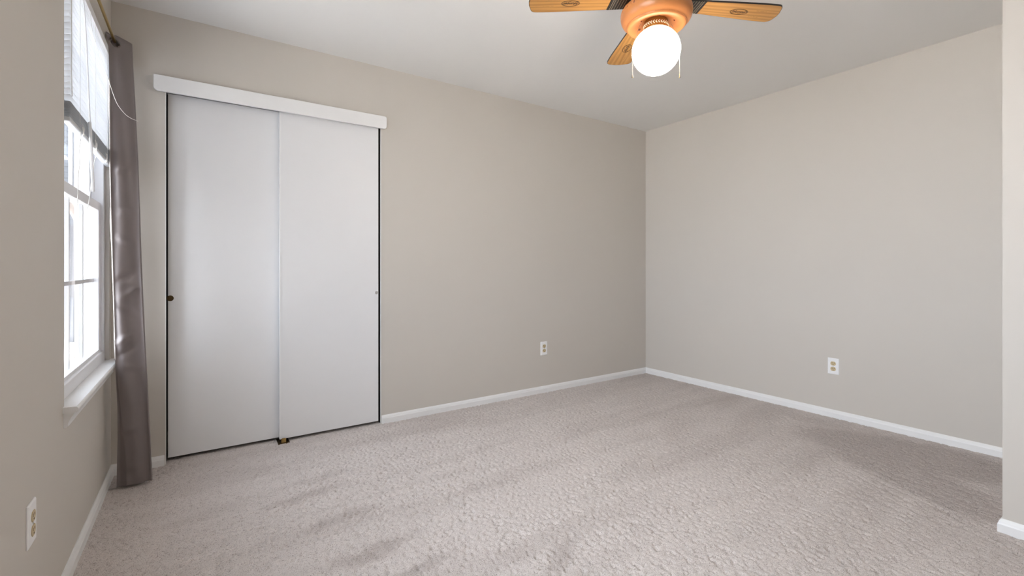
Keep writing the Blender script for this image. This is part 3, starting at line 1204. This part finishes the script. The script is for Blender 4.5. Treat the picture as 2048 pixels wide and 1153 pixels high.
def inset(poly_, d):
    out = []
    n_ = len(poly_)
    for k in range(n_):
        p, q, r3 = Vector(poly_[k - 1]), Vector(poly_[k]), Vector(poly_[(k + 1) % n_])
        t = (r3 - p).normalized()
        out.append((q.x + t.y * d, q.y - t.x * d))
    return out


def sheet(mb, poly_, lift0, lift1, mi_side=0, mi_bot=0, mi_top=0):
    n_ = len(poly_)
    b = len(mb.v)
    mb.v += [(x, y, blade_z(x, y) + lift0) for x, y in poly_] + [(x, y, blade_z(x, y) + lift1) for x, y in poly_]
    for j in range(n_):
        k = (j + 1) % n_
        mb.f.append((b + j, b + k, b + n_ + k, b + n_ + j))
        mb.m.append(mi_side)
    mb.cap([b + j for j in range(n_)], mi_bot, True)
    mb.cap([b + n_ + j for j in range(n_)], mi_top)


blade = empty('blade_carrier')
mb = MB()
sheet(mb, poly, -TH / 2, TH / 2)
blade0 = mb.build('blade', 'black_edge', fan)
ins = inset(poly, 0.0022)
ins = [(max(BR + 0.0005, x), y) for x, y in ins]
mb = MB()
sheet(mb, ins, -TH / 2 - 0.0006, -TH / 2 + 0.001)
mb.build('oak_face', 'oak', blade0)['label'] = 'oak-grained underside'
# black root with fine gold stripes across it
up2, lo2 = outline(np.linspace(0.100, BR, 8))
mb = MB()
sheet(mb, up2 + list(reversed(lo2)), -TH / 2 - 0.0012, TH / 2 + 0.0002)
root = mb.build('blade_root', 'black_edge', blade0)
mb = MB()
for r_ in (0.132, 0.143, 0.154, 0.165, 0.176, 0.184):
    w_ = halfw(r_)
    sheet(mb, [(r_, w_), (r_ + 0.0011, w_), (r_ + 0.0011, -w_), (r_, -w_)], -TH / 2 - 0.0015, -TH / 2 - 0.0008)
mb.build('pinstripes', 'pinstripe', blade0)['label'] = 'fine gold cross stripes on black'
# printed emblem: double oval with the slanted lettering, and faded small print
LR, LS = 0.358, 0.004
mb = MB()


def flatten(mb_, poly_, lift=-TH / 2 - 0.0010):
    sheet(mb_, poly_, lift, lift + 0.0006)


def ovalring(mb_, a, b, wd):
    n_ = 48
    bse = len(mb_.v)
    for k in range(n_):
        t = 2 * PI * k / n_
        for rr in (0, wd):
            x, y = LR + (a - rr) * math.cos(t), LS + (b - rr) * math.sin(t)
            for lf in (-TH / 2 - 0.0010, -TH / 2 - 0.0004):
                mb_.v.append((x, y, blade_z(x, y) + lf))
    for k in range(n_):
        i, j = bse + 4 * k, bse + 4 * ((k + 1) % n_)
        for q in ((0, 2), (2, 3), (3, 1), (1, 0)):
            mb_.f.append((i + q[0], i + q[1], j + q[1], j + q[0]))
            mb_.m.append(0)


ovalring(mb, 0.0385, 0.0215, 0.0009)
ovalring(mb, 0.0360, 0.0192, 0.0016)
fc = bpy.data.curves.new('lettering', 'FONT')
fc.body = 'Hunter'
fc.size = 0.0245
fc.shear = 0.30
fc.offset = 0.0005
fc.align_x = 'CENTER'
fc.align_y = 'CENTER'
fo = bpy.data.objects.new('lettering', fc)
COL.objects.link(fo)
bpy.context.view_layer.update()
tm = bpy.data.meshes.new_from_object(fo.evaluated_get(bpy.context.evaluated_depsgraph_get()))
bpy.data.objects.remove(fo)
b = len(mb.v)
for v in tm.vertices:
    x, y = LR + v.co.x * 0.86, LS - v.co.y * 0.98
    mb.v.append((x, y, blade_z(x, y) - TH / 2 - 0.0010))
for pgn in tm.polygons:
    mb.f.append(tuple(b + i for i in pgn.vertices))
    mb.m.append(0)
# swash foot of the first letter and the flourish under the last
for path in (((-0.030, -0.0105), (-0.0265, -0.0125), (-0.021, -0.0095), (-0.016, 0.001)), ((0.012, -0.0105), (0.001, -0.0125), (0.0005, -0.0150)), ((0.020, 0.0105), (0.028, 0.0095), (0.031, 0.0065))):
    for (x0, y0), (x1, y1) in zip(path, path[1:]):
        d_ = Vector((x1 - x0, y1 - y0)).normalized() * 0.0009
        flatten(mb, [(LR + x0 - d_.y, LS - (y0 + d_.x)), (LR + x0 + d_.y, LS - (y0 - d_.x)), (LR + x1 + d_.y, LS - (y1 - d_.x)), (LR + x1 - d_.y, LS - (y1 + d_.x))])
mb.build('emblem', 'print', blade0)['label'] = 'dark printed oval emblem with slanted lettering'
mb = MB()
rs2 = random.Random(3)
for (r0, r1, s_, hgt) in ((0.425, 0.468, -0.014, 0.0030), (0.405, 0.462, 0.020, 0.0036), (0.415, 0.455, 0.030, 0.0028)):
    x = r0
    while x < r1:
        wd = 0.0016 + rs2.random() * 0.0022
        flatten(mb, [(x, s_ - hgt / 2), (x + wd, s_ - hgt / 2), (x + wd, s_ + hgt / 2), (x, s_ + hgt / 2)])
        x += wd + (0.0007 if rs2.random() < .8 else 0.004)
fp = mb.build('fine_print', 'faint', blade0)
fp['kind'] = 'stuff'
bpy.data.objects.remove(blade)
ANG = math.radians(-29.7)
blade0.rotation_euler = (0, 0, ANG)
for k in (1, 2, 3):
    c = copy_tree(blade0, fan)
    c.rotation_euler = (0, 0, ANG + k * PI / 2)

# ------------------------------------------------------------------ unseen window added beside the viewer to light the room
w2 = empty('added_window', (XL, (RY0 + RY1) / 2, RZ0))
tag(w2, 'unseen window added in the left wall beside the viewer for light', 'window', kind='structure')
bpy.context.view_layer.update()
inv2 = w2.matrix_world.inverted()
ym = (RY0 + RY1) / 2
f2 = solid([XL - 0.10, XL - 0.05], [RY0, RY0 + 0.05, ym - 0.03, ym + 0.03, RY1 - 0.05, RY1], [RZ0, RZ0 + 0.05, RZ1 - 0.05, RZ1],
           lambda x, y, z: RZ0 + .05 < z < RZ1 - .05 and (RY0 + .05 < y < ym - .03 or ym + .03 < y < RY1 - .05)).build('window_frame', 'vinyl')
f2.parent = w2
f2.matrix_parent_inverse = inv2
for a, b in ((RY0 + .045, ym - .025), (ym + .025, RY1 - .045)):
    mb = MB()
    mb.box(XL - 0.078, XL - 0.072, a, b, RZ0 + 0.045, RZ1 - 0.045)
    g_ = mb.build('window_pane', 'glass')
    g_.parent = w2
    g_.matrix_parent_inverse = inv2

# ------------------------------------------------------------------ outside, seen washed out through the window, plus an unseen light blocker
mb = MB()
mb.box(-30, XL - T - 0.02, -25, 40, -0.75, -0.60)
tag(mb.build('ground', 'patio'), 'pale paved ground outside below the window', 'ground', kind='structure')
mb = MB()
mb.box(-2.2, XL - T - 0.001, 1.66, 1.78, -0.62, 2.55)  # added out of view to keep window light off closet doors and back wall
tag(mb.build('light_blocker', 'blocker'), 'unseen grey wall added outside to block window light', 'wall', kind='structure')
nb = empty('neighbor_house', (-4.2, 14.0, -0.6))
tag(nb, 'grey sided house with white trim boards seen hazily through the window', 'house')
mb = MB()
rows_ = []
for k in range(44):
    z_ = 0.13 * k
    rows_ += [[(-3.0, -0.030, z_), (2.9, -0.030, z_)], [(-3.0, 0.0, z_ + 0.128), (2.9, 0.0, z_ + 0.128)]]
mb.quadstrip(rows_)
mb.box(-3.0, 2.9, 0.002, 6.0, 0.0, 5.72)
mb.build('house_wall', 'ext_white', nb)
mb = MB()
mb.prism([(-3.3, 5.7), (3.2, 5.7), (0.0, 7.9)], -0.3, 6.3, 'y')
mb.build('house_roof', 'ext_glass', nb)
for xx in (1.62, 2.20):
    mb = MB()
    mb.box(xx, xx + 0.30, -0.06, 0.02, 1.0, 2.6)
    mb.build('house_window', 'ext_glass', nb)
for xx in (1.46, 2.00, 2.58):
    mb = MB()
    mb.box(xx, xx + 0.13, -0.07, -0.01, 0.0, 5.6)
    mb.build('trim_board', 'ext_trim', nb)
tr = empty('bare_tree', (-1.36, 8.6, -0.6))
tag(tr, 'grey bare tree trunk outside the window', 'tree')
mb = MB()
mb.tube([(0, 0, 0), (0.03, 0.02, 1.2), (-0.02, 0.05, 2.4), (0.05, 0.0, 3.6)], [0.10, 0.08, 0.07, 0.05], 12)
mb.tube([(0.0, 0.03, 1.9), (0.35, 0.1, 2.7), (0.6, 0.1, 3.8)], [0.05, 0.04, 0.02], 8)
mb.tube([(0.0, 0.03, 2.3), (-0.4, 0.0, 3.2), (-0.6, 0.1, 4.2)], [0.07, 0.05, 0.03], 8)
mb.build('trunk', 'bark', tr, smooth=60)
